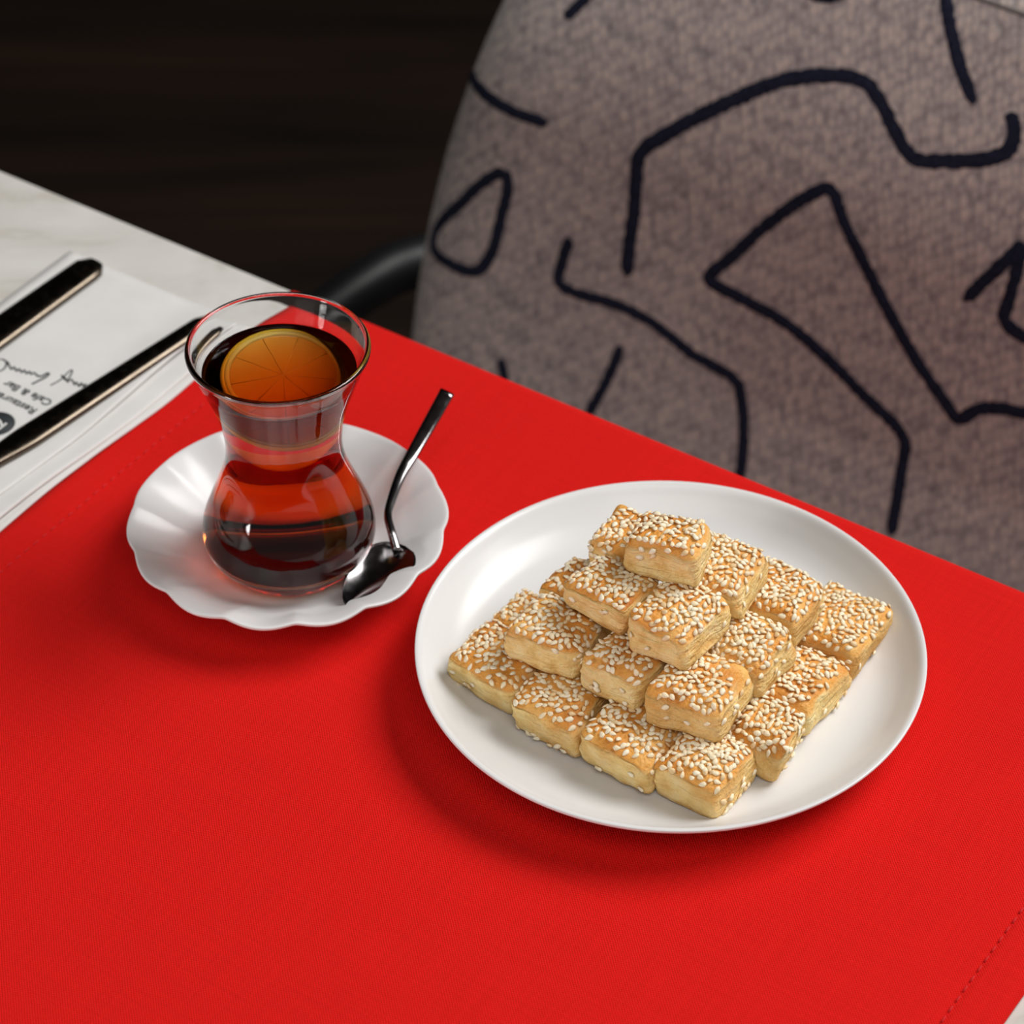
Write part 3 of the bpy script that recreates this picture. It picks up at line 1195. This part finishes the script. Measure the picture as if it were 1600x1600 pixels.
def sprinkle(root, bvh_, seed, lx, ly, lz, count, sides):
    rnd = random.Random(seed * 7 + 1)
    pts = []
    ox, oy = rnd.uniform(-0.0012, 0.0012), rnd.uniform(-0.0012, 0.0012)
    tries = 0
    while len(pts) < count and tries < 4000:
        tries += 1
        x, y = rnd.uniform(-lx / 2, lx / 2) * 0.97, rnd.uniform(-ly / 2, ly / 2) * 0.97
        ex = max(abs(x - ox) / (lx / 2), abs(y - oy) / (ly / 2))
        if rnd.random() < max(0, (ex - 0.60) / 0.40) * 0.90:
            continue
        # thin patches
        if noise.noise(Vector((x * 130 + seed * 3.1, y * 130, seed))) < -0.24 and rnd.random() < 0.8:
            continue
        dmin = 0.0016 if tries < 2500 else 0.0011
        if any((x - a) ** 2 + (y - b) ** 2 < dmin ** 2 for a, b in pts):
            continue
        pts.append((x, y))
    jobs = []
    for x, y in pts:
        h, nn, _, _ = bvh_.ray_cast(Vector((x, y, 0.05)), Vector((0, 0, -1)))
        if h:
            jobs.append((h, nn if nn.z > 0 else -nn))
    # strays on chosen sides: (direction, how many, lowest, highest)
    for (dx, dy), m, z0, z1 in sides:
        for _ in range(m):
            lat = rnd.uniform(-0.42, 0.42)
            o = Vector((dx * 0.05 + (0 if dx else lat * lx), dy * 0.05 + (0 if dy else lat * ly), rnd.uniform(z0, z1) * lz))
            h, nn, _, _ = bvh_.ray_cast(o, Vector((-dx, -dy, 0)))
            if h:
                jobs.append((h, nn if nn.dot(Vector((dx, dy, 0))) > 0 else -nn))
    for h, nn in jobs:
        o = bpy.data.objects.new('sesame_seed', SEED)
        COL.objects.link(o)
        o.parent = root
        z = (nn + Vector((rnd.gauss(0, 0.22), rnd.gauss(0, 0.22), rnd.gauss(0, 0.1)))).normalized()
        a = rnd.uniform(0, 2 * math.pi)
        x = Vector((math.cos(a), math.sin(a), 0.0)) if abs(z.z) > 0.5 else Vector((-z.y, z.x, rnd.uniform(-1, 1)))
        y = z.cross(x).normalized()
        x = y.cross(z)
        s = rnd.uniform(0.80, 1.05)
        m = Matrix((x, y, z)).transposed().to_4x4()
        m = Matrix.Translation(h + nn * rnd.uniform(0.0001, 0.0006)) @ m @ Matrix.Scale(s, 4)
        o.matrix_local = m


BA = math.radians(-35)       # direction of the left front side of the pile
L_, R_S = (0, -1), (1, 0)    # local faces: front-left side, front-right side
# (front corner x, y, tier, heading deg of the left front side, length along it, length along the right front side, seeds, strays, label)
CK = [
    (-0.0004, 0.6722, 0, -40, 0.0290, 0.0255, 95, [(L_, 5, -0.5, 0.1)], 'bottom-tier sesame cookie at the far left corner of the pile'),
    (0.0187, 0.6545, 0, -36, 0.0256, 0.0265, 95, [(L_, 14, -0.55, -0.2), (R_S, 3, -0.2, 0.3)], 'bottom-tier sesame cookie, second from the left along the front side'),
    (0.0430, 0.6372, 0, -33, 0.0278, 0.0270, 105, [(L_, 4, -0.5, 0.1), (R_S, 3, -0.2, 0.3)], 'bottom-tier sesame cookie just left of the front corner one'),
    (0.0640, 0.6278, 0, -30, 0.0240, 0.0240, 105, [(R_S, 13, -0.55, 0.0)], 'sesame cookie at the front corner of the pile, nearest the plate edge'),
    (0.0826, 0.6440, 0, -33, 0.0235, 0.0205, 85, [(R_S, 24, -0.45, 0.5)], 'bottom-tier sesame cookie right behind the front corner one, seeds down its side'),
    (0.0925, 0.6620, 0, -35, 0.0270, 0.0305, 115, [(R_S, 3, -0.4, 0.2)], 'bottom-tier sesame cookie in the middle of the right side'),
    (0.1090, 0.6872, 0, -34, 0.0270, 0.0310, 120, [(R_S, 2, -0.4, 0.2)], 'bottom-tier sesame cookie at the far right corner of the pile'),
    (0.0115, 0.6900, 0, -38, 0.0270, 0.0220, 75, [], 'bottom-tier sesame cookie behind the far left corner one'),
    (0.0198, 0.6722, 1, -31, 0.0268, 0.0255, 100, [(R_S, 6, -0.1, 0.4)], 'second-tier sesame cookie at the left end, above the bottom left corner'),
    (0.0396, 0.6604, 1, -36, 0.0222, 0.0260, 85, [(L_, 7, -0.5, 0.2), (R_S, 2, -0.3, 0.2)], 'small second-tier sesame cookie tucked between its two larger neighbours'),
    (0.0632, 0.6456, 1, -29, 0.0265, 0.0255, 85, [(L_, 4, -0.1, 0.4), (R_S, 4, -0.4, 0.2)], 'second-tier sesame cookie at the front corner, above the bottom one'),
    (0.0788, 0.6665, 1, -31, 0.0262, 0.0222, 100, [(R_S, 5, -0.4, 0.3)], 'second-tier sesame cookie in the middle of the right side'),
    (0.0890, 0.6880, 1, -36, 0.0255, 0.0250, 100, [(R_S, 2, -0.2, 0.4)], 'second-tier sesame cookie at the right rear, ahead of the bottom right corner'),
    (0.0295, 0.6935, 1, -33, 0.0245, 0.0230, 65, [], 'second-tier sesame cookie at the left rear, half hidden by the third tier'),
    (0.0338, 0.6772, 2, -43, 0.0258, 0.0215, 90, [(L_, 3, 0.0, 0.4)], 'third-tier sesame cookie on the left, below the topmost one'),
    (0.0528, 0.6630, 2, -37, 0.0218, 0.0262, 95, [(R_S, 2, -0.2, 0.3), (L_, 2, -0.2, 0.3)], 'third-tier sesame cookie at the front, right below the topmost one'),
    (0.0700, 0.6850, 2, -30, 0.0255, 0.0250, 105, [(R_S, 3, -0.1, 0.4)], 'third-tier sesame cookie on the right beside the topmost one'),
    (0.0415, 0.6985, 2, -38, 0.0240, 0.0230, 65, [(L_, 5, -0.2, 0.4)], 'third-tier sesame cookie behind the topmost one, pale left side showing'),
    (0.0572, 0.6850, 3, -22, 0.0262, 0.0200, 72, [(L_, 2, 0.0, 0.4)], 'topmost sesame cookie alone on the peak of the pile'),
]
for q, (fx, fy, tier, head, la, lb, cnt, sides, label) in enumerate(CK):
    hd = math.radians(head)
    xd, yd = Vector((math.cos(hd), math.sin(hd), 0)), Vector((-math.sin(hd), math.cos(hd), 0))
    la, lb = la - 0.0016, lb - 0.0008
    ck = random.Random(q * 13 + 5)
    lz = LZ - ck.uniform(0.0, 0.0009)
    cpos = Vector((fx, fy, 0)) + xd * 0.0002 - yd * 0.0006 - xd * (la / 2) + yd * (lb / 2)
    root = empty('sesame_cookie', (cpos.x, cpos.y, PF + LZ * tier + lz / 2 + 0.0002 * (tier + 1)), hd)
    root.rotation_euler = (math.radians(ck.uniform(-1.6, 1.6)), math.radians(ck.uniform(-1.6, 1.6)), hd)
    tag(root, label, 'cookie', 'sesame cookies piled on the plate')
    vs, fs = cookie_mesh(q + 11, la, lb, lz)
    body = mesh('biscuit', vs, fs, M_COOK, root)
    bv = BVHTree.FromPolygons([v.co.copy() for v in body.data.vertices], [tuple(p.vertices) for p in body.data.polygons])
    sprinkle(root, bv, q + 3, la, lb, lz, int(cnt * 1.22), sides)
